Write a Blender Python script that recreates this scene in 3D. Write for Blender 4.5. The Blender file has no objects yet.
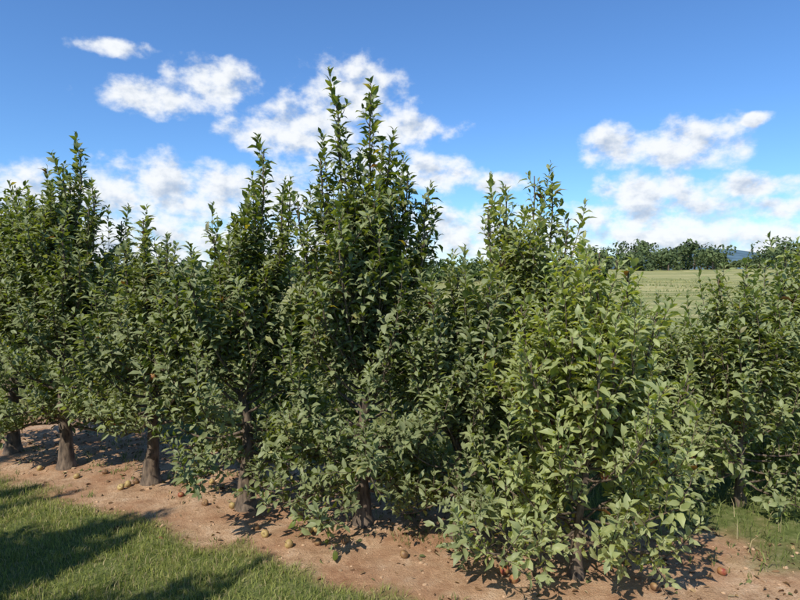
import bpy, math, random
import numpy as np
from mathutils import Vector
rng = np.random.default_rng(7)
random.seed(7)
scene = bpy.context.scene
F = 580.0; CAMZ = 1.7; PITCH = math.radians(2.96)
SUN_EL = math.radians(47); SUN_TO = np.array([-0.56, -0.83])  # horizontal direction towards the sun

# ---------------------------------------------------------------- helpers
def hash2(ix, iy, seed):
    h = (ix.astype(np.int64) * 374761393 + iy.astype(np.int64) * 668265263 + seed * 974711) & 0xffffffff
    h = ((h ^ (h >> 13)) * 1274126177) & 0xffffffff
    h = h ^ (h >> 16)
    return (h & 0xffff) / 65535.0
def vnoise(x, y, seed=0):
    x = np.asarray(x, float); y = np.asarray(y, float)
    ix = np.floor(x); iy = np.floor(y); fx = x - ix; fy = y - iy
    fx = fx * fx * (3 - 2 * fx); fy = fy * fy * (3 - 2 * fy)
    a = hash2(ix, iy, seed); b = hash2(ix + 1, iy, seed); c = hash2(ix, iy + 1, seed); d = hash2(ix + 1, iy + 1, seed)
    return (a * (1 - fx) + b * fx) * (1 - fy) + (c * (1 - fx) + d * fx) * fy
def fbm(x, y, seed=0, oct=4):
    t = 0; amp = .5
    for o in range(oct):
        t = t + amp * vnoise(x * 2 ** o, y * 2 ** o, seed + o * 17); amp *= .5
    return t
def sm(a, b, x):
    t = np.clip((x - a) / (b - a), 0, 1); return t * t * (3 - 2 * t)
ROWN = np.array([0.471, 0.882]); P0 = np.array([-1.38, 3.65])
def sdist(x, y): return (x - P0[0]) * ROWN[0] + (y - P0[1]) * ROWN[1]
def grassmask(x, y):
    s = sdist(x, y)
    n = (fbm(x * 3.1, y * 3.1, 5) - .47) * 0.9
    front = 1 - sm(-0.12, 0.10, s + n * .45)
    back = sm(1.25, 1.75, s + n * 1.2)
    return np.clip(front + back, 0, 1)
def gz(x, y):
    x = np.asarray(x, float); y = np.asarray(y, float)
    r = np.hypot(x, y)
    near = 1 - sm(8, 14, r)
    z = near * ((fbm(x * 1.3, y * 1.3, 3) - .47) * 0.07 + (fbm(x * 9, y * 9, 9, 3) - .44) * 0.026 * (1 - grassmask(x, y)))
    z = z - 1.5 * sm(7, 30, y) + (1.55 + 1.8 * sm(-15, 60, x)) * sm(32, 150, y) + (fbm(x / 30, y / 30, 21) - .47) * 1.4 * sm(15, 60, r)
    z = z - 3 * sm(170, 400, r)
    return z

def make_mesh(name, verts, faces_list, mats, colors=None, smooth=True):
    me = bpy.data.meshes.new(name)
    verts = np.asarray(verts, np.float32)
    me.vertices.add(len(verts)); me.vertices.foreach_set("co", verts.ravel())
    loops = np.concatenate([f.ravel() for f, m in faces_list]).astype(np.int32)
    tot = np.concatenate([np.full(len(f), f.shape[1]) for f, m in faces_list]).astype(np.int32)
    mi = np.concatenate([np.full(len(f), m) for f, m in faces_list]).astype(np.int32)
    start = np.concatenate([[0], np.cumsum(tot)[:-1]]).astype(np.int32)
    me.loops.add(len(loops)); me.loops.foreach_set("vertex_index", loops)
    me.polygons.add(len(tot)); me.polygons.foreach_set("loop_start", start); me.polygons.foreach_set("loop_total", tot)
    me.polygons.foreach_set("material_index", mi)
    me.polygons.foreach_set("use_smooth", np.full(len(tot), smooth))
    if colors is not None:
        at = me.attributes.new("tint", 'FLOAT_COLOR', 'POINT')
        c = np.ones((len(verts), 4), np.float32); c[:, :3] = colors
        at.data.foreach_set("color", c.ravel())
    for m in mats: me.materials.append(m)
    me.update(calc_edges=True); me.validate()
    return me
def add_obj(name, me, loc=(0, 0, 0), rot=0, sc=1):
    o = bpy.data.objects.new(name, me); o.location = loc; o.rotation_euler[2] = rot
    o.scale = (sc, sc, sc) if np.isscalar(sc) else sc
    scene.collection.objects.link(o); return o
def norm(a): return a / np.maximum(np.linalg.norm(a, axis=-1, keepdims=True), 1e-9)

# ---------------------------------------------------------------- materials
def newmat(name):
    m = bpy.data.materials.new(name); m.use_nodes = True
    nt = m.node_tree; nt.nodes.clear(); return m, nt, nt.nodes, nt.links
def N(nodes, t, **kw):
    n = nodes.new(t)
    for k, v in kw.items(): setattr(n, k, v)
    return n
def leaf_mat(name, under=(0.32, 0.35, 0.18), trans=0.36, rough=0.46, back=True, spec=.3, tcol=(1.9, 1.8, .6)):
    m, nt, nd, lk = newmat(name)
    at = N(nd, 'ShaderNodeAttribute', attribute_name="tint")
    col = at.outputs['Color']
    if back:
        geo = N(nd, 'ShaderNodeNewGeometry')
        mx = N(nd, 'ShaderNodeMix', data_type='RGBA'); mx.inputs[7].default_value = (*under, 1)
        mul = N(nd, 'ShaderNodeMath', operation='MULTIPLY'); mul.inputs[1].default_value = .7
        lk.new(geo.outputs['Backfacing'], mul.inputs[0]); lk.new(mul.outputs[0], mx.inputs[0]); lk.new(col, mx.inputs[6]); col = mx.outputs[2]
    p = N(nd, 'ShaderNodeBsdfPrincipled'); p.inputs['Roughness'].default_value = rough
    p.inputs['Specular IOR Level'].default_value = spec
    lk.new(col, p.inputs['Base Color'])
    tr = N(nd, 'ShaderNodeBsdfTranslucent')
    hs = N(nd, 'ShaderNodeMix', data_type='RGBA', blend_type='MULTIPLY'); hs.inputs[0].default_value = 1
    hs.inputs[7].default_value = (*tcol, 1); lk.new(at.outputs['Color'], hs.inputs[6]); lk.new(hs.outputs[2], tr.inputs['Color'])
    ms = N(nd, 'ShaderNodeMixShader'); ms.inputs[0].default_value = trans
    lk.new(p.outputs[0], ms.inputs[1]); lk.new(tr.outputs[0], ms.inputs[2])
    out = N(nd, 'ShaderNodeOutputMaterial'); lk.new(ms.outputs[0], out.inputs[0]); return m
def simple_attr(name):
    m, nt, nd, lk = newmat(name)
    at = N(nd, 'ShaderNodeAttribute', attribute_name="tint"); p = N(nd, 'ShaderNodeBsdfPrincipled'); p.inputs['Roughness'].default_value = .9; p.inputs['Specular IOR Level'].default_value = .12
    lk.new(at.outputs['Color'], p.inputs['Base Color']); out = N(nd, 'ShaderNodeOutputMaterial'); lk.new(p.outputs[0], out.inputs[0]); return m
M_leaf = leaf_mat("apple_leaf")
M_grass = leaf_mat("grass_blade", back=False, trans=.3, rough=.6, spec=.2, tcol=(1.3, 1.3, .8))
M_far = simple_attr("distant_foliage")
M_litter = simple_attr("dry_leaf_and_soil")

def bark_mat():
    m, nt, nd, lk = newmat("apple_bark")
    tc = N(nd, 'ShaderNodeTexCoord'); mp = N(nd, 'ShaderNodeMapping'); mp.inputs['Scale'].default_value = (28, 28, 9)
    nz = N(nd, 'ShaderNodeTexNoise'); nz.inputs['Scale'].default_value = 1.5; nz.inputs['Detail'].default_value = 8
    lk.new(tc.outputs['Object'], mp.inputs[0]); lk.new(mp.outputs[0], nz.inputs['Vector'])
    cr = N(nd, 'ShaderNodeValToRGB'); e = cr.color_ramp.elements
    e[0].position = .35; e[0].color = (.05, .035, .025, 1); e[1].position = .65; e[1].color = (.20, .145, .10, 1)
    lk.new(nz.outputs[0], cr.inputs[0])
    b = N(nd, 'ShaderNodeBump'); b.inputs['Strength'].default_value = .8; b.inputs['Distance'].default_value = .01; lk.new(nz.outputs[0], b.inputs['Height'])
    p = N(nd, 'ShaderNodeBsdfPrincipled'); p.inputs['Roughness'].default_value = .85
    lk.new(cr.outputs[0], p.inputs['Base Color']); lk.new(b.outputs[0], p.inputs['Normal'])
    out = N(nd, 'ShaderNodeOutputMaterial'); lk.new(p.outputs[0], out.inputs[0]); return m
M_bark = bark_mat()
def apple_mat(name, c1, c2):
    m, nt, nd, lk = newmat(name)
    tc = N(nd, 'ShaderNodeTexCoord')
    nz = N(nd, 'ShaderNodeTexNoise'); nz.inputs['Scale'].default_value = 22; nz.inputs['Detail'].default_value = 5; lk.new(tc.outputs['Object'], nz.inputs['Vector'])
    cr = N(nd, 'ShaderNodeValToRGB'); e = cr.color_ramp.elements
    e[0].position = .4; e[0].color = (*c1, 1); e[1].position = .62; e[1].color = (*c2, 1); lk.new(nz.outputs[0], cr.inputs[0])
    p = N(nd, 'ShaderNodeBsdfPrincipled'); p.inputs['Roughness'].default_value = .5; p.inputs['Specular IOR Level'].default_value = .3
    lk.new(cr.outputs[0], p.inputs['Base Color'])
    out = N(nd, 'ShaderNodeOutputMaterial'); lk.new(p.outputs[0], out.inputs[0]); return m
M_red = apple_mat("apple_skin_red", (.26, .055, .035), (.34, .19, .07))
M_yel = apple_mat("apple_skin_yellow", (.43, .32, .12), (.34, .22, .09))
M_rot = apple_mat("apple_skin_russet", (.30, .18, .08), (.16, .08, .04))

# ---------------------------------------------------------------- geometry builders
LT = np.array([[0, 0, 0], [.32, 0, .0], [.68, 0, -.01], [1, 0, -.10],
               [.22, .20, .05], [.62, .23, .04], [.22, -.20, .05], [.62, -.23, .04]])
LQ = np.array([[4, 5, 2, 1], [1, 2, 7, 6]]); LTRI = np.array([[0, 4, 1], [5, 3, 2], [0, 1, 6], [2, 3, 7]])
def leaf_mesh(pos, d, nrm, L, W, curl):
    n = len(pos); d = norm(d); s = norm(np.cross(nrm, d)); up = np.cross(d, s)
    T = np.repeat(LT[None, :8], n, 0).copy()
    T[:, :, 1] *= W[:, None]
    T[:, :, 2] *= 1 + curl[:, None] * 1.5
    T[:, :, 2] -= (T[:, :, 0] ** 2) * curl[:, None] * .25
    T *= L[:, None, None]
    V = pos[:, None] + T[..., 0:1] * d[:, None] + T[..., 1:2] * s[:, None] + T[..., 2:3] * up[:, None]
    off = (np.arange(n) * 8)[:, None, None]
    return V.reshape(-1, 3), (LQ[None] + off).reshape(-1, 4), (LTRI[None] + off).reshape(-1, 3)
def tube(P, R, k=5):
    P = np.asarray(P, float); R = np.asarray(R, float); n = len(P)
    t = norm(np.gradient(P, axis=0)); ref = np.array([.31, .95, .05]); a = norm(np.cross(t, ref)); b = np.cross(t, a)
    th = np.arange(k) * 2 * np.pi / k
    V = P[:, None] + R[:, None, None] * (np.cos(th)[None, :, None] * a[:, None] + np.sin(th)[None, :, None] * b[:, None])
    V = V.reshape(-1, 3); i = np.arange(n - 1)[:, None] * k; j = np.arange(k)[None]; j2 = (j + 1) % k
    Q = np.stack([i + j, i + j2, i + k + j2, i + k + j], -1).reshape(-1, 4); return V, Q
def apple_shape(r=.035, nu=16, nv=11):
    v = []
    for i in range(nv):
        t = math.pi * i / (nv - 1)
        rr = math.sin(t) * (1 + .06 * math.cos(t)); z = math.cos(t) * .9
        dim = math.exp(-((math.sin(t)) / .32) ** 2)
        z -= (.30 if t < math.pi / 2 else -.18) * dim
        for j in range(nu):
            a = 2 * math.pi * j / nu
            rr2 = max(rr, .004) * (1 + .025 * math.cos(5 * a) * (1 - math.cos(t)) / 2)
            v.append((r * rr2 * math.cos(a), r * rr2 * math.sin(a), r * z))
    q = [(i * nu + j, (i + 1) * nu + j, (i + 1) * nu + (j + 1) % nu, i * nu + (j + 1) % nu) for i in range(nv - 1) for j in range(nu)]
    v = np.array(v); q = np.array(q)
    sv, sq = tube([(0, 0, r * .55), (r * .08, 0, r * .95), (r * .25, 0, r * 1.3)], [r * .05, r * .045, r * .06], 5)
    return v, q, sv, sq + len(v)

def apple_tree(name, loc, H, R, zb=.45, nb=48, spires=(), tint=(.045, .085, .028), tint2=(.07, .12, .035),
               leafL=.066, trunkR=.06, low=.3, dens=1.08, apples=3, seed=1, top_pow=2.2, grey=.18, lean=(0, 0), upright=.8, auto=13, topw=.64, skirt=True, zmin=.04, reddish=M_red):
    g = np.random.default_rng(seed)
    WV, WQ = [], []; wo = 0
    LP, LD, LN, LL = [], [], [], []
    def wood(P, Rr, k=5):
        nonlocal wo
        V, Q = tube(P, Rr, k); WV.append(V); WQ.append(Q + wo); wo += len(V)
    tz = np.concatenate([[-.14, -.04, .02, .07, .15], np.linspace(.27, H * .86, 12)]); nt_ = len(tz)
    wob = np.cumsum(g.normal(0, .014, (nt_, 2)), 0); wob[:5] *= .0; wob[5:] -= wob[5] * .7
    tx = wob[:, 0] + lean[0] * (np.maximum(tz, 0) / H) ** 1.3; ty = wob[:, 1] + lean[1] * (np.maximum(tz, 0) / H) ** 1.3
    TP = np.stack([tx, ty, tz], 1)
    TR = trunkR * (1 - .9 * np.clip(tz / (H * .86), 0, 1) ** .8); TR[:5] = trunkR * np.array([2.1, 1.75, 1.35, 1.12, 1.0])
    wood(TP, TR, 12)
    def tp(z): return np.array([np.interp(z, tz, tx), np.interp(z, tz, ty), z])
    def shoot(p, d, L, upb, leafscale=1.0, r0=.0035, bare=.05):
        n = max(4, int(L / .05)); P = [p]; d = norm(np.array(d, float)); st = L / n
        for i in range(n):
            d = norm(d + np.array([0, 0, upb]) * .2 + g.normal(0, .07, 3)); P.append(P[-1] + d * st)
        P = np.array(P); wood(P, np.linspace(r0, .0014, len(P)), 3)
        m = max(6, int(L / .0150 * dens)); t = np.linspace(bare, 1, m) ** .92
        idx = t * (len(P) - 1); i0 = np.minimum(idx.astype(int), len(P) - 2); f = (idx - i0)[:, None]
        pos = P[i0] * (1 - f) + P[i0 + 1] * f; ax = norm(P[i0 + 1] - P[i0])
        ph = np.arange(m) * 2.4 + g.uniform(0, 6.28) + g.normal(0, .35, m)
        ref = np.where(np.abs(ax[:, 2:3]) > .9, np.array([[1., 0, 0]]), np.array([[0, 0, 1.]]))
        a = norm(np.cross(ax, ref)); b = np.cross(ax, a)
        rad = np.cos(ph)[:, None] * a + np.sin(ph)[:, None] * b
        open_ = (1.02 - .6 * t ** 3 + g.normal(0, .24, m))[:, None]
        dd = norm(ax * np.cos(open_) + rad * np.sin(open_) + np.array([0, 0, -.10]) * (1 - t[:, None]))
        nn = ax * .9 - rad * .3 + np.array([0, 0, .6]) + g.normal(0, .42, (m, 3))
        size = leafL * leafscale * g.uniform(.55, 1.2, m) * (1 - .45 * sm(.82, 1, t))
        LP.append(pos + dd * size[:, None] * .18); LD.append(dd); LN.append(nn); LL.append(size)
    def spire(dx, dy, z0, z1, r0=.011):
        p = tp(z0); q = np.array([dx, dy, z1]); n = 9
        t = np.linspace(0, 1, n)[:, None]
        P = p * (1 - t) + q * t; bow = np.array([dx - p[0], dy - p[1], 0]); P = P + bow * (np.sin(t * math.pi) * .28) + g.normal(0, .012, (n, 3)) * np.sin(t * math.pi)
        wood(P, np.linspace(r0, .004, n), 5)
        L = np.linalg.norm(q - p)
        shoot(P[5], P[-1] - P[5], L * .46, .1, 1.15, .005)
        shoot(P[3], P[5] - P[3], L * .25, .1, 1.1, .006)
        ns = int(L / .046)
        for k in range(ns):
            tt = (k + .5) / ns * .90 + .05; ii = tt * (n - 1); i0 = int(ii); pp = P[i0] * (1 - ii + i0) + P[i0 + 1] * (ii - i0)
            a = k * 2.4 + g.normal(0, .4)
            shoot(pp, (math.cos(a), math.sin(a), g.uniform(.6, 1.5)), g.uniform(.10, .27) * (1 - .56 * tt), .9, 1.0)
    for i in range(nb):
        fz = (i + .5) / nb; z = zb + (H * .82 - zb) * fz ** 1.05
        az = i * 2.4 + g.normal(0, .35)
        rr = R * (1 - topw * fz ** top_pow) * g.uniform(.68, 1.2)
        if fz < .12: rr *= .85
        el = g.uniform(-.1, .45) + fz * .5
        if fz < .28: el -= low * 1.6
        nseg = 8; d = np.array([math.cos(az) * math.cos(el), math.sin(az) * math.cos(el), math.sin(el)])
        P = [tp(z)]
        bl = rr * 1.05
        for k in range(nseg):
            d = norm(d + np.array([0, 0, .12 + .10 * fz]) * (1 if fz > .15 else .3) + g.normal(0, .09, 3)); P.append(P[-1] + d * bl / nseg)
        P = np.array(P); P[:, 2] = np.maximum(P[:, 2], .12 + zmin)
        r0 = trunkR * .26 * (1 - .6 * fz); wood(P, np.linspace(r0, .003, len(P)), 5)
        ns = int(4 + bl / .056)
        for k in range(ns):
            t = .25 + .75 * (k + g.uniform(0, .8)) / ns; t = min(t, .99); ii = t * nseg; i0 = int(ii); p = P[i0] * (1 - (ii - i0)) + P[min(i0 + 1, nseg)] * (ii - i0)
            out = np.array([math.cos(az), math.sin(az), 0]); side = np.array([-out[1], out[0], 0]) * g.choice([-1, 1])
            lowk = -.8 if (fz < .22 and skirt) else 0
            dd = out * g.uniform(-.1, .6) + side * g.uniform(.0, .9) + np.array([0, 0, g.uniform(-.2 + lowk, 1.2) + upright * .5])
            shoot(p, dd, g.uniform(.09, .25), upright, g.uniform(.85, 1.05))
        shoot(P[-1], norm(P[-1] - P[-2]) + np.array([0, 0, upright]), g.uniform(.20, .46) * (.75 if fz < .2 else 1), upright, 1.05)
    shoot(TP[-1], (0, 0, 1), H * .14, .5, 1, .006)
    for s_ in spires: spire(*s_)
    for k in range(auto):
        a = k * 2.4 + g.uniform(0, .8); rr = R * g.uniform(.25, .88)
        spire(rr * math.cos(a), rr * math.sin(a), H * g.uniform(.35, .55), H * g.uniform(.72, .99) * (1 - .12 * rr / R), .008)
    pos = np.concatenate(LP); d = np.concatenate(LD); nn = np.concatenate(LN); L = np.concatenate(LL)
    keep = pos[:, 2] > zmin; pos, d, nn, L = pos[keep], d[keep], nn[keep], L[keep]
    n = len(pos)
    V, Q, T = leaf_mesh(pos, d, nn, L, g.uniform(.75, 1.2, n), g.uniform(-.1, 1.3, n))
    mixv = np.clip(g.normal(.4, .35, n) + (fbm(pos[:, 0] * 3 + seed, pos[:, 2] * 3, seed) - .47) * 1.8, 0, 1)[:, None]
    c = np.array(tint) * (1 - mixv) + np.array(tint2) * mixv
    c *= g.uniform(.70, 1.25, (n, 1))
    gm = (g.uniform(0, 1, (n, 1)) < grey); c = np.where(gm, c * .6 + np.array([.155, .17, .10]), c)  # random greyer, paler leaves; partly the leaf highlights put into the colour
    ym = (g.uniform(0, 1, (n, 1)) < .010); c = np.where(ym, np.array([.46, .38, .07]), c)
    bm = (g.uniform(0, 1, (n, 1)) < .005); c = np.where(bm, np.array([.20, .10, .035]), c)
    C = np.repeat(c, 8, 0)
    av, aq, sv, sq = apple_shape(.030)
    AV, AQ = [], []; ao = 0
    for k in range(apples):
        j = g.integers(0, n); pp = pos[j]
        if pp[2] < .4 or pp[2] > H * .85: continue
        both = np.concatenate([av, sv]) * g.uniform(.75, 1.05); AV.append(both + pp * np.array([.95, .95, 1]) - np.array([0, 0, .05])); AQ.append(np.concatenate([aq, sq]) + ao); ao += len(both)
    WVc = np.concatenate(WV); WQc = np.concatenate(WQ)
    allV = [WVc, V]; cols = [np.full((len(WVc), 3), .1), C]
    fl = [(WQc, 0), (Q + len(WVc), 1), (T + len(WVc), 1)]
    if AV:
        base = len(WVc) + len(V); A = np.concatenate(AV); allV.append(A); cols.append(np.full((len(A), 3), .2)); fl.append((np.concatenate(AQ) + base, 2))
    me = make_mesh(name, np.concatenate(allV), fl, [M_bark, M_leaf, reddish], np.concatenate(cols))
    return add_obj(name, me, (loc[0], loc[1], float(gz(loc[0], loc[1]))))

DK = dict(tint=(.098, .138, .028), tint2=(.185, .228, .052))
BL = dict(tint=(.120, .160, .048), tint2=(.210, .250, .086))
LGT = dict(tint=(.275, .325, .068), tint2=(.410, .455, .135))
MD = dict(tint=(.175, .222, .056), tint2=(.290, .335, .098))
T = []
T.append(apple_tree("apple_tree", (-3.62, 5.35), 2.25, .74, zb=.36, nb=58, seed=11, skirt=False, low=.3, zmin=.14, spires=[(.15, -.05, 1.6, 2.44), (.28, 0, 1.3, 2.2), (-.1, 0, 1.4, 2.4), (-.35, 0, 1.2, 2.2)], **DK))
T.append(apple_tree("apple_tree", (-2.88, 4.93), 2.38, .68, zb=.38, nb=64, seed=12, skirt=False, low=.28, zmin=.20, trunkR=.060, spires=[(.20, 0, 1.6, 2.72), (.02, .05, 1.5, 2.58), (.36, -.1, 1.2, 2.32), (-.25, 0, 1.2, 2.3), (.1, 0, 1.5, 2.45), (-.4, 0, 1.2, 2.1)], **DK))
T.append(apple_tree("apple_tree", (-1.98, 4.54), 1.74, .56, zb=.46, nb=50, seed=13, skirt=False, low=.2, zmin=.30, trunkR=.060, spires=[(-.02, 0, 1.0, 2.08), (.16, 0, .9, 1.85), (-.18, .02, .9, 1.9)], auto=9, **BL))
T.append(apple_tree("apple_tree", (-1.11, 4.10), 1.95, .66, zb=.32, nb=62, seed=14, skirt=True, low=.28, zmin=.14, trunkR=.058, spires=[(.16, 0, 1.2, 2.55), (-.04, 0, 1.1, 2.08), (.34, 0, 1.0, 2.22), (-.2, 0, 1., 1.95), (.07, .1, 1.1, 2.3), (.27, .08, 1.1, 2.25)], **DK))
T.append(apple_tree("apple_tree", (-.25, 3.82), 2.24, .66, zb=.22, nb=72, seed=15, trunkR=.055, low=.22, topw=.50, zmin=.05, auto=16,
    spires=[(-.15, 0, 1.5, 2.83), (.06, .02, 1.5, 2.84), (.30, 0, 1.2, 2.32), (.18, 0, 1.2, 2.5), (-.27, 0, 1.3, 2.45), (-.03, .08, 1.4, 2.45), (.42, 0, 1.1, 2.16), (-.42, 0, 1.1, 2.15)], **DK))
T.append(apple_tree("apple_tree", (.36, 3.62), 1.50, .54, zb=.20, nb=46, seed=16, trunkR=.035, spires=[(.0, 0, .8, 1.70), (.2, 0, .8, 1.6), (-.2, 0, .8, 1.62)], apples=3, **BL))
T.append(apple_tree("apple_tree", (.93, 4.05), 1.95, .54, zb=.4, nb=50, seed=17, trunkR=.045, apples=6, topw=.55,
    spires=[(-.0, 0, 1.1, 2.34), (-.2, 0, 1.1, 2.28), (.12, 0, 1.1, 2.25), (.24, 0, 1., 2.05), (-.32, 0, 1., 2.1)], **MD))
T.append(apple_tree("apple_tree", (.98, 3.15), 1.50, .62, zb=.17, nb=62, seed=18, trunkR=.034, low=.14, apples=9, leafL=.064, grey=.34, dens=1.0, auto=16,
    spires=[(.1, 0, .9, 1.80), (-.1, 0, .9, 1.74), (.26, 0, .9, 1.70), (-.32, 0, .7, 1.52), (.42, 0, .7, 1.48)], **LGT))
T.append(apple_tree("apple_tree", (1.85, 4.35), 1.18, .54, zb=.20, nb=38, seed=19, trunkR=.035, apples=2, dens=1., spires=[(0, 0, .7, 1.34), (.3, 0, .5, 1.25)], **MD))
T.append(apple_tree("apple_tree", (2.45, 4.10), 1.42, .56, zb=.18, nb=46, seed=20, trunkR=.036, apples=3, dens=1., auto=14, spires=[(0, 0, .7, 1.68), (-.2, 0, .7, 1.64), (.25, 0, .7, 1.62)], **MD))
T.append(apple_tree("apple_tree", (3.10, 4.35), 1.65, .60, zb=.18, nb=50, seed=21, trunkR=.036, apples=3, dens=1., auto=14, spires=[(0, 0, .7, 1.95), (-.22, 0, .7, 1.88), (.25, 0, .7, 1.9)], **MD))
# next orchard row behind (linked copies of the shorter trees)
for i, (x, y, k, r, s) in enumerate([(-4.6, 8.6, 2, 1, .70), (-3.4, 8.0, 5, 2.2, .8), (-2.3, 7.5, 8, .6, .9), (-1.2, 7.0, 9, 3.1, .75), (-.2, 6.6, 5, 4.0, .78), (.8, 6.2, 8, 5.1, .85), (4.6, 5.6, 10, 2.4, .9), (3.7, 6.3, 9, 1.4, .85), (-5.9, 9.2, 5, .3, .8), (1.9, 5.9, 8, 2.8, .8)]):
    o = add_obj("apple_tree", T[k].data, (x, y, float(gz(x, y))), r, s)
# the row on the near side of the grass lane (outside the photo, its shade falls on the grass)
for i, (x, y, k, r, s) in enumerate([(-5.6, 2.2, 1, 1, 1.38), (-4.65, 1.65, 4, 2.2, 1.25), (-3.75, 1.1, 1, .6, 1.30), (-2.85, .5, 4, 3.1, 1.20), (-2.1, -.05, 1, 4, 1.20), (-1.35, -.7, 4, 5, 1.2)]):
    add_obj("apple_tree", T[k].data, (x, y, 0), r, s)

# ---------------------------------------------------------------- ground
def graded(a, b, fine_a, fine_b, step, grow):
    c = list(np.arange(fine_a, fine_b, step)); s = step; x = fine_b; hi = []
    while x < b: hi.append(x); s = min(s * grow, 60); x += s
    s = step; x = fine_a - step; lo = []
    while x > a: lo.append(x); s = min(s * grow, 60); x -= s
    return np.array([a] + lo[::-1] + c + hi + [b])
gx = graded(-2500, 2500, -3.8, 3.6, .025, 1.07); gy = graded(-300, 3000, 2.4, 6.0, .025, 1.05)
X, Y = np.meshgrid(gx, gy); Z = gz(X, Y); nx, ny = len(gx), len(gy)
V = np.stack([X, Y, Z], -1).reshape(-1, 3)
ii = np.arange(nx * ny).reshape(ny, nx)
Q = np.stack([ii[:-1, :-1], ii[:-1, 1:], ii[1:, 1:], ii[1:, :-1]], -1).reshape(-1, 4)
gm = grassmask(X, Y).reshape(-1)
far = sm(9, 20, np.hypot(X, Y)).reshape(-1)
colr = np.stack([gm, far, np.zeros_like(gm)], 1)
def ground_mat():
    m, nt, nd, lk = newmat("orchard_soil_and_grass")
    tc = N(nd, 'ShaderNodeNewGeometry'); P = tc.outputs['Position']
    def noise(scale, detail=6, rough=.6, vec=P):
        n = N(nd, 'ShaderNodeTexNoise'); n.inputs['Scale'].default_value = scale; n.inputs['Detail'].default_value = detail; n.inputs['Roughness'].default_value = rough
        lk.new(vec, n.inputs['Vector']); return n.outputs[0]
    def ramp(f, stops):
        r = N(nd, 'ShaderNodeValToRGB'); el = r.color_ramp.elements
        while len(el) < len(stops): el.new(.5)
        for e_, (p_, c_) in zip(el, stops): e_.position = p_; e_.color = (*c_, 1)
        lk.new(f, r.inputs[0]); return r.outputs[0]
    def mix(f, a, b, bt='MIX'):
        x = N(nd, 'ShaderNodeMix', data_type='RGBA', blend_type=bt)
        if isinstance(f, float): x.inputs[0].default_value = f
        else: lk.new(f, x.inputs[0])
        lk.new(a, x.inputs[6]); lk.new(b, x.inputs[7]); return x.outputs[2]
    soil = ramp(noise(7, 6, .7), [(.32, (.33, .19, .105)), (.5, (.54, .345, .205)), (.68, (.66, .47, .31))])
    spk = ramp(noise(90, 4, .7), [(.34, (.56, .50, .45)), (.48, (1, 1, 1)), (.68, (1.1, 1.1, 1.1))])
    soil = mix(1.0, soil, spk, 'MULTIPLY')
    patch = ramp(noise(2.2, 4), [(.42, (0, 0, 0)), (.6, (1, 1, 1))])
    red = ramp(noise(12, 5), [(.3, (.31, .155, .08)), (.7, (.53, .31, .175))])
    soil = mix(patch, soil, red)
    gr = ramp(noise(16, 6, .7), [(.3, (.07, .09, .024)), (.5, (.14, .17, .048)), (.72, (.28, .26, .12))])
    mp = N(nd, 'ShaderNodeMapping'); mp.inputs['Scale'].default_value = (.006, .10, 1); mp.inputs['Rotation'].default_value = (0, 0, .06); lk.new(P, mp.inputs[0])
    band = noise(1.0, 5, .65, mp.outputs[0])
    field = ramp(band, [(.34, (.15, .18, .05)), (.43, (.42, .385, .155)), (.47, (.15, .18, .05)), (.52, (.48, .42, .19)), (.57, (.19, .215, .065)), (.64, (.46, .41, .19))])
    field = mix(.15, field, ramp(noise(.8, 8, .75), [(.3, (.08, .10, .03)), (.7, (.38, .34, .15))]))
    at = N(nd, 'ShaderNodeAttribute', attribute_name="tint"); sp = N(nd, 'ShaderNodeSeparateColor'); lk.new(at.outputs['Color'], sp.inputs[0])
    c = mix(sp.outputs[0], soil, gr); c = mix(sp.outputs[1], c, field)
    b = N(nd, 'ShaderNodeBump'); b.inputs['Strength'].default_value = .8; b.inputs['Distance'].default_value = .016
    add = N(nd, 'ShaderNodeMath', operation='ADD'); lk.new(noise(40, 6, .7), add.inputs[0]); lk.new(noise(130, 3, .7), add.inputs[1]); lk.new(add.outputs[0], b.inputs['Height'])
    p = N(nd, 'ShaderNodeBsdfPrincipled'); p.inputs['Roughness'].default_value = .95; p.inputs['Specular IOR Level'].default_value = .15
    lk.new(c, p.inputs['Base Color']); lk.new(b.outputs[0], p.inputs['Normal'])
    out = N(nd, 'ShaderNodeOutputMaterial'); lk.new(p.outputs[0], out.inputs[0]); return m
add_obj("ground", make_mesh("ground", V, [(Q, 0)], [ground_mat()], colr))

# ---------------------------------------------------------------- grass
def grass(name, x, y, h, w, colA, colB, g, dryp=.10, kk=None):
    n = len(x); z = gz(x, y); a = g.uniform(0, 2 * np.pi, n); lean = g.uniform(.1, 1.1, n)[:, None]
    dirh = np.stack([np.cos(a), np.sin(a), np.zeros(n)], 1); b = g.uniform(0, 2 * np.pi, n); side = np.stack([np.cos(b), np.sin(b), np.zeros(n)], 1)
    base = np.stack([x, y, z - .004], 1); H = h[:, None]; W = w[:, None]; up = np.array([[0, 0, 1.]])
    m1 = base + up * H * .5 + dirh * H * lean * .22; tip = base + up * H * (1 - .35 * lean) + dirh * H * lean * .85
    Vv = np.stack([base - side * W, base + side * W, m1 + side * W * .8, m1 - side * W * .8, tip], 1).reshape(-1, 3)
    o = (np.arange(n) * 5)[:, None]
    q = np.array([[0, 1, 2, 3]]) + o; t = np.array([[3, 2, 4]]) + o
    k = np.clip(g.uniform(0, 1, (n, 1)) * .7 + (fbm(x * 2.5, y * 2.5, 31)[:, None] - .3) * .9, 0, 1) if kk is None else kk[:, None]
    c = np.array(colA) * (1 - k) + np.array(colB) * k
    dry = g.uniform(0, 1, (n, 1)) < dryp; c = np.where(dry, np.array([.46, .38, .20]), c)
    return add_obj(name, make_mesh(name, Vv, [(q, 0), (t, 0)], [M_grass], np.repeat(c, 5, 0)))
g = np.random.default_rng(3)
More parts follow.
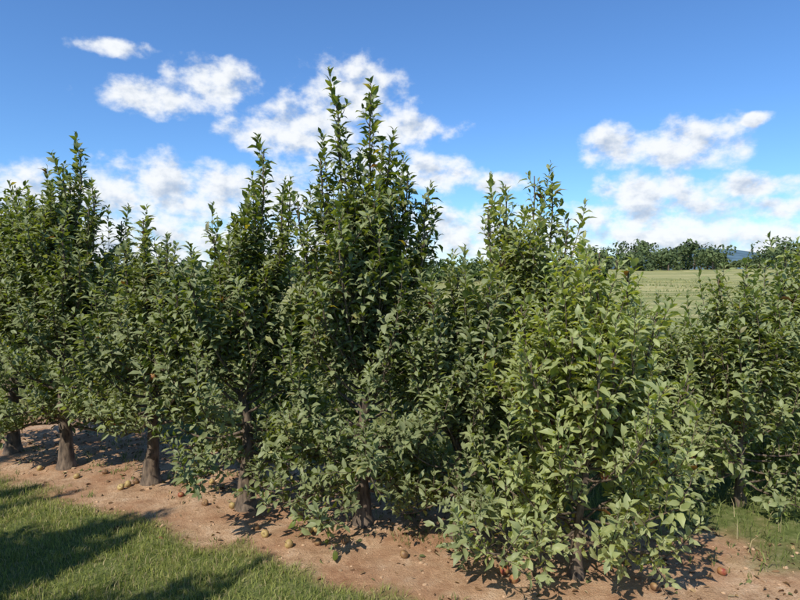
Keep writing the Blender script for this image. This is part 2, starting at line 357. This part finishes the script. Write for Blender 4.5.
n = 380000; x = g.uniform(-5.2, 3.2, n); y = g.uniform(1.7, 6.2, n)
s = sdist(x, y); k = (g.uniform(0, 1, n) < grassmask(x, y) ** 1.5 * (.12 + 1.25 * fbm(x * 6, y * 6, 41))) & (np.abs(x) < .80 * y + .6) & (s < .6); x, y = x[k], y[k]
grass("grass", x, y, g.uniform(.018, .06, len(x)) * (.55 + 1.0 * fbm(x * 4, y * 4, 61)), g.uniform(.0012, .0026, len(x)), (.18, .225, .046), (.39, .40, .12), g, .20)
n = 60000; x = g.uniform(-6, 6.5, n); y = g.uniform(2.5, 10, n); k = (sdist(x, y) > .9) & (g.uniform(0, 1, n) < grassmask(x, y)); x, y = x[k], y[k]
grass("grass", x, y, g.uniform(.04, .16, len(x)), g.uniform(.002, .004, len(x)), (.12, .16, .04), (.26, .29, .09), g)
n = 1400; x = g.uniform(-4.5, 3, n); y = g.uniform(2.6, 6, n); s = sdist(x, y); k = (((s > .5) & (s < 1.5)) | ((s > 0) & (s < .16))) & (vnoise(x * 2, y * 2, 77) > .60); x, y = x[k], y[k]
xs = np.repeat(x, 9) + g.normal(0, .018, len(x) * 9); ys = np.repeat(y, 9) + g.normal(0, .018, len(x) * 9)
grass("weeds", xs, ys, g.uniform(.02, .07, len(xs)), g.uniform(.0015, .003, len(xs)), (.09, .14, .04), (.21, .25, .07), g)
n = 60000; r = 8 + 110 * g.uniform(0, 1, n) ** 1.3; th = g.uniform(-.75, .75, n); x = r * np.sin(th); y = r * np.cos(th)
row = fbm(x * .012, y * .11 + x * .008, 55); k = (row > .50) | (r < 22); x, y, r, row = x[k], y[k], r[k], row[k]
grass("meadow_grass", x, y, g.uniform(.06, .22, len(x)) * (1 + r * .008), g.uniform(.004, .008, len(x)) * (1 + r / 12), (.13, .175, .05), (.42, .39, .17), g, .08,
      np.clip(sm(.46, .58, fbm(x * .02, y * .2, 91)) + g.uniform(-.3, .3, len(x)), 0, 1))

# ---------------------------------------------------------------- litter, clods
n = 4600; x = g.uniform(-4.2, 3.2, n); y = g.uniform(2.6, 6, n); s = sdist(x, y); k = (s > -.15) & (s < 1.7) & (g.uniform(0, 1, n) < .15 + .9 * sm(.15, .7, s)); x, y = x[k], y[k]; n = len(x)
a = g.uniform(0, 6.28, n); d = np.stack([np.cos(a), np.sin(a), g.normal(0, .15, n)], 1)
V, Q, Tt = leaf_mesh(np.stack([x, y, gz(x, y) + .008], 1), d, np.array([[0, 0, 1.]]) + g.normal(0, .45, (n, 3)), g.uniform(.018, .050, n), g.uniform(.5, 1.1, n), g.uniform(-.5, 3.5, n))
pal = np.array([[.24, .14, .07], [.15, .085, .045], [.36, .24, .12], [.15, .16, .06], [.30, .22, .12]]); c = pal[g.integers(0, 5, n)] * g.uniform(.6, 1.1, (n, 1))
add_obj("leaf_litter", make_mesh("leaf_litter", V, [(Q, 0), (Tt, 0)], [M_litter], np.repeat(c, 8, 0)))
import bmesh
bm = bmesh.new(); bmesh.ops.create_icosphere(bm, subdivisions=2, radius=1); iv = np.array([v.co[:] for v in bm.verts]); it = np.array([[v.index for v in f.verts] for f in bm.faces]); bm.free()
n = 5200; x = g.uniform(-4.2, 3.2, n); y = g.uniform(2.6, 6, n); s = sdist(x, y); k = (s > -.1) & (s < 1.7) & (fbm(x * 3, y * 3, 88) > .42); x, y = x[k], y[k]; n = len(x)
sz = .003 + .011 * g.uniform(0, 1, n) ** 6
V = iv[None] * sz[:, None, None] * g.uniform(.6, 1.3, (n, 1, 3)) * (1 + g.normal(0, .10, (n, len(iv), 1))); V[..., 2] *= .7
V += np.stack([x, y, gz(x, y) + sz * .1], 1)[:, None]
c = np.array([.50, .33, .20]) * g.uniform(.6, 1.1, (n, 1))
add_obj("soil_clods", make_mesh("soil_clods", V.reshape(-1, 3), [((it[None] + (np.arange(n) * len(iv))[:, None, None]).reshape(-1, 3), 0)], [M_litter], np.repeat(c, len(iv), 0), smooth=False))

# fallen apples
def pix2ground(px, py):
    u = (px - 400) / F; w = (300 - py) / F; dy = math.cos(PITCH) + w * math.sin(PITCH); dz = -math.sin(PITCH) + w * math.cos(PITCH)
    t = -CAMZ / dz; return u * t, dy * t
av, aq, sv, sq = apple_shape(.033)
am = {}
for nm, mt in (("y", M_yel), ("r", M_red), ("b", M_rot)):
    V = np.concatenate([av, sv]); am[nm] = make_mesh("apple", V, [(aq, 0), (sq, 1)], [mt, M_bark])
for (px, py, kd, sc) in [(309, 531, 'y', 1), (317, 530, 'y', .95), (289, 547, 'y', .85), (265, 535, 'y', .8), (256, 527, 'b', .75), (232, 507, 'y', .75), (128, 487, 'y', .85), (121, 491, 'y', .8), (77, 477, 'y', .8), (136, 484, 'b', .8),
                         (504, 574, 'r', .95), (514, 583, 'r', .85), (722, 573, 'r', .8), (404, 560, 'b', .8), (345, 545, 'b', .75), (190, 487, 'y', .7), (205, 505, 'b', .75), (655, 588, 'b', .8), (212, 484, 'y', .7), (285, 500, 'y', .7), (105, 474, 'b', .75),
                         (181, 497, 'r', .7), (318, 545, 'b', .75), (300, 515, 'b', .75), (40, 470, 'y', .75)]:
    x, y = pix2ground(px, py); o = add_obj("apple", am[kd], (x, y, float(gz(x, y)) + .022 * sc), random.uniform(0, 6), sc)
    o.rotation_euler[0] = random.uniform(-1.2, 1.2); o.rotation_euler[1] = random.uniform(-1.2, 1.2)

# ---------------------------------------------------------------- distant trees and hills
def treeline(name, trees, colA, colB, leaf, per, seed):
    g = np.random.default_rng(seed); VV = []; CC = []
    WV, WQ = [], []; wo = 0
    for (x, y, h, r) in trees:
        z0 = float(gz(x, y)); m = per
        nl = 10; lc = np.stack([g.normal(0, r * .45, nl), g.normal(0, r * .45, nl), g.uniform(.12, .82, nl) * h], 1); lr = g.uniform(.32, .55, nl) * r
        j = g.integers(0, nl, m); dv = norm(g.normal(0, 1, (m, 3))); rad = g.uniform(.6, 1.0, (m, 1)) ** .6
        p = lc[j] + dv * rad * lr[j][:, None] * np.array([1, 1, 1.05]); p[:, 2] = np.clip(p[:, 2], .1, h)
        p += np.array([x, y, z0])
        nn = norm(dv + g.normal(0, .5, (m, 3))); a = norm(np.cross(nn, g.normal(0, 1, (m, 3)))); b = np.cross(nn, a); L = (leaf * g.uniform(.5, 1.3, (m, 1)))
        VV.append(np.stack([p - a * L, p + b * L * .7, p + a * L, p - b * L * .7], 1).reshape(-1, 3))
        kk = np.clip(g.uniform(-.2, .5, (m, 1)) + g.uniform(0, .6), 0, 1); CC.append(np.repeat(np.array(colA) * (1 - kk) + np.array(colB) * kk, 4, 0))
        V_, Q_ = tube([(x, y, z0 - .3), (x, y, z0 + h * .3), (x + .1, y, z0 + h * .6)], [h * .035, h * .028, h * .012], 6); WV.append(V_); WQ.append(Q_ + wo); wo += len(V_)
    VV = np.concatenate(VV); CC = np.concatenate(CC); WV = np.concatenate(WV); WQ = np.concatenate(WQ)
    q = np.arange(len(VV)).reshape(-1, 4)
    add_obj(name, make_mesh(name, np.concatenate([VV, WV]), [(q, 0), (WQ + len(VV), 1)], [M_far, M_bark], np.concatenate([CC, np.full((len(WV), 3), .1)]), smooth=False))
g = np.random.default_rng(5)
def at(px, d): return ((px - 400) / F * d)
tr = []
for px in np.arange(590, 1000, 6.5):
    d = 152 + g.uniform(-6, 16); h = g.uniform(4.8, 8.2) * (1.0 + .12 * math.sin(px * .05))
    if 722 < px < 764: h *= .42
    tr.append((at(px, d), d, h, h * g.uniform(.42, .62)))
for px in (640, 668, 712, 775, 784): d = 138; h = g.uniform(4.5, 6.0); tr.append((at(px, d), d, h, h * .5))
treeline("distant_trees", tr, (.055, .082, .036), (.135, .170, .066), .40, 460, 1)
tr = []
for px in np.arange(-220, 600, 12):
    d = 95 + g.uniform(-6, 8); h = g.uniform(2.8, 4.6) + (1.8 if px < 60 else 0); tr.append((at(px, d), d, h, h * g.uniform(.5, .7)))
for px in (2, -25, -60): d = 48; tr.append((at(px, d), d, 5.2, 2.5))
treeline("distant_trees", tr, (.045, .072, .028), (.105, .145, .05), .32, 420, 2)
def ridge(name, y0, col, seed):
    xs = np.linspace(-3500, 3500, 500)
    prof = 12 + 60 * np.exp(-((xs - 980) / 300) ** 2) + 34 * np.exp(-((xs - 1700) / 420) ** 2) + 14 * (fbm(xs / 260 + 50, xs * 0 + seed, seed, 5) - .47) * 2
    rows = []
    for k in range(8):
        t = k / 7; rows.append(np.stack([xs, y0 + 500 * t + 0 * xs, -30 + (prof + 30) * math.sin(t * math.pi / 2)], 1))
    V = np.concatenate(rows); nn = len(xs); i = np.arange(8 * nn).reshape(8, nn)
    Q = np.stack([i[:-1, :-1], i[:-1, 1:], i[1:, 1:], i[1:, :-1]], -1).reshape(-1, 4)
    m, nt, nd, lk = newmat(name + "_forest"); p = N(nd, 'ShaderNodeBsdfPrincipled'); p.inputs['Roughness'].default_value = 1; p.inputs['Specular IOR Level'].default_value = 0
    nz = N(nd, 'ShaderNodeTexNoise'); nz.inputs['Scale'].default_value = .03; nz.inputs['Detail'].default_value = 8; ge = N(nd, 'ShaderNodeNewGeometry'); lk.new(ge.outputs['Position'], nz.inputs['Vector'])
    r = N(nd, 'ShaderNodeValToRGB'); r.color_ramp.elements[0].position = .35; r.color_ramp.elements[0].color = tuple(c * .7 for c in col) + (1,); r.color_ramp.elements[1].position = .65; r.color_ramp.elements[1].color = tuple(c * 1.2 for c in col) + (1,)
    lk.new(nz.outputs[0], r.inputs[0]); lk.new(r.outputs[0], p.inputs['Base Color']); out = N(nd, 'ShaderNodeOutputMaterial'); lk.new(p.outputs[0], out.inputs[0])
    add_obj(name, make_mesh(name, V, [(Q, 0)], [m]))
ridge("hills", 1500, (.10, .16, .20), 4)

# ---------------------------------------------------------------- world: sky + clouds
w = bpy.data.worlds.new("World"); scene.world = w; w.use_nodes = True; nt = w.node_tree; nd = nt.nodes; lk = nt.links; nd.clear()
w.cycles.sampling_method = 'MANUAL'; w.cycles.sample_map_resolution = 512
sky = N(nd, 'ShaderNodeTexSky', sky_type='NISHITA'); sky.sun_disc = False; sky.sun_elevation = SUN_EL; sky.sun_rotation = math.atan2(SUN_TO[0], SUN_TO[1])
sky.air_density = 1.0; sky.dust_density = .3; sky.ozone_density = 3.0; sky.altitude = 300
def px2azel(px, py):
    u = (px - 400) / F; v = (300 - py) / F; dy = math.cos(PITCH) + v * math.sin(PITCH); dz = -math.sin(PITCH) + v * math.cos(PITCH)
    return math.atan2(u, dy), math.atan2(dz, math.hypot(u, dy))
lobes = [(112, 48, 34, 8), (150, 97, 50, 15), (212, 82, 42, 21),
 (300, 132, 66, 30), (352, 98, 54, 36), (408, 130, 50, 15), (430, 172, 48, 20), (370, 165, 55, 26),
 (50, 208, 95, 34), (185, 194, 105, 34), (120, 248, 150, 38), (270, 195, 80, 30), (300, 245, 130, 32),
 (-90, 205, 85, 40), (618, 147, 36, 20), (690, 146, 50, 23),
 (650, 190, 55, 20), (670, 214, 105, 22), (660, 242, 190, 22), (783, 207, 30, 11), (757, 186, 34, 12), (762, 120, 15, 6),
 (460, 235, 105, 32), (500, 184, 30, 10), (920, 200, 80, 34)]
def vm(op, a, b):
    n = N(nd, 'ShaderNodeVectorMath', operation=op)
    for i, q in enumerate((a, b)):
        if isinstance(q, tuple): n.inputs[i].default_value = q
        elif q is not None: lk.new(q, n.inputs[i])
    return n.outputs[0]
def W(op, a, b=None, c=None):
    n = N(nd, 'ShaderNodeMath', operation=op)
    for i, q in enumerate((a, b, c)):
        if q is None: continue
        if isinstance(q, (int, float)): n.inputs[i].default_value = q
        else: lk.new(q, n.inputs[i])
    return n.outputs[0]
def wn(scale, detail, out, vec, rough=.55):
    n = N(nd, 'ShaderNodeTexNoise'); n.inputs['Scale'].default_value = scale; n.inputs['Detail'].default_value = detail; n.inputs['Roughness'].default_value = rough; lk.new(vec, n.inputs['Vector']); return n.outputs[out]
def smooth(v, a, b, o0=0., o1=1.):
    n = N(nd, 'ShaderNodeMapRange', interpolation_type='SMOOTHSTEP'); n.inputs[1].default_value = a; n.inputs[2].default_value = b; n.inputs[3].default_value = o0; n.inputs[4].default_value = o1; lk.new(v, n.inputs[0]); return n.outputs[0]
geo = N(nd, 'ShaderNodeTexCoord'); sep = N(nd, 'ShaderNodeSeparateXYZ'); lk.new(geo.outputs['Generated'], sep.inputs[0])
az = W('ARCTAN2', sep.outputs[0], sep.outputs[1]); el = W('ARCSINE', sep.outputs[2])
cmb = N(nd, 'ShaderNodeCombineXYZ'); lk.new(az, cmb.inputs[0]); lk.new(el, cmb.inputs[1]); PA = cmb.outputs[0]
wv = vm('SUBTRACT', wn(15, 2, 'Color', PA), (.5, .5, .5)); P = vm('ADD', PA, vm('MULTIPLY', wv, (.045, .022, 0)))
cur = None
for (px, py, rx, ry) in lobes:
    a, e = px2azel(px, py); q = vm('MULTIPLY', vm('SUBTRACT', P, (a, e, 0)), (F / rx / 1.12, F / ry / 1.12, 0))
    dn = N(nd, 'ShaderNodeVectorMath', operation='DOT_PRODUCT'); lk.new(q, dn.inputs[0]); lk.new(q, dn.inputs[1]); dt = dn.outputs['Value']
    cur = dt if cur is None else W('SMOOTH_MIN', cur, dt, .35)
base = W('MAXIMUM', W('SUBTRACT', 1.0, cur), -2.0)
base = W('MINIMUM', base, .9)
st = vm('MULTIPLY', PA, (1, 1.35, 1))
n1 = wn(22, 7, 0, st, .56); n2 = wn(22, 4, 0, vm('ADD', st, (-.010, .026, 0)), .56)
d0 = W('ADD', base, W('MULTIPLY', W('SUBTRACT', n1, .51), 3.2))
alpha = smooth(d0, -.15, 1.05, 0, .96)
sh = W('MULTIPLY', W('SUBTRACT', n1, n2), 4.0)
sh = W('SUBTRACT', sh, W('MULTIPLY', smooth(d0, .5, 1.7), .65))
shade = smooth(sh, -1.2, .30)
cc = N(nd, 'ShaderNodeMix', data_type='RGBA'); cc.inputs[6].default_value = (4.1, 4.9, 6.2, 1); cc.inputs[7].default_value = (8.4, 8.6, 8.8, 1); lk.new(shade, cc.inputs[0])
tint = N(nd, 'ShaderNodeMix', data_type='RGBA', blend_type='MULTIPLY'); tint.inputs[0].default_value = 1; tint.inputs[7].default_value = (.76, 1.12, 1.50, 1); lk.new(sky.outputs[0], tint.inputs[6])
mx = N(nd, 'ShaderNodeMix', data_type='RGBA'); lk.new(alpha, mx.inputs[0]); lk.new(tint.outputs[2], mx.inputs[6]); lk.new(cc.outputs[2], mx.inputs[7])
bg = N(nd, 'ShaderNodeBackground'); bg.inputs[1].default_value = .116; lk.new(mx.outputs[2], bg.inputs[0]); wo_ = N(nd, 'ShaderNodeOutputWorld'); lk.new(bg.outputs[0], wo_.inputs[0])

# ---------------------------------------------------------------- sun, camera
sl = bpy.data.lights.new("sun", 'SUN'); sl.energy = 5.0; sl.angle = math.radians(.5); sl.color = (1, .95, .85)
so = bpy.data.objects.new("sun", sl); scene.collection.objects.link(so); so.location = (-5, -8, 12)
h = SUN_TO / np.linalg.norm(SUN_TO); so.rotation_euler = Vector((h[0] * math.cos(SUN_EL), h[1] * math.cos(SUN_EL), math.sin(SUN_EL))).to_track_quat('Z', 'Y').to_euler()
cd = bpy.data.cameras.new("camera"); cd.sensor_width = 36; cd.lens = 36 * F / 800; cd.clip_end = 8000; cd.clip_start = .05
co = bpy.data.objects.new("camera", cd); co.location = (0, 0, CAMZ); co.rotation_euler = (math.pi / 2 - PITCH, 0, 0); scene.collection.objects.link(co); scene.camera = co
scene.view_settings.view_transform = 'Standard'; scene.view_settings.look = 'None'; scene.view_settings.exposure = 0
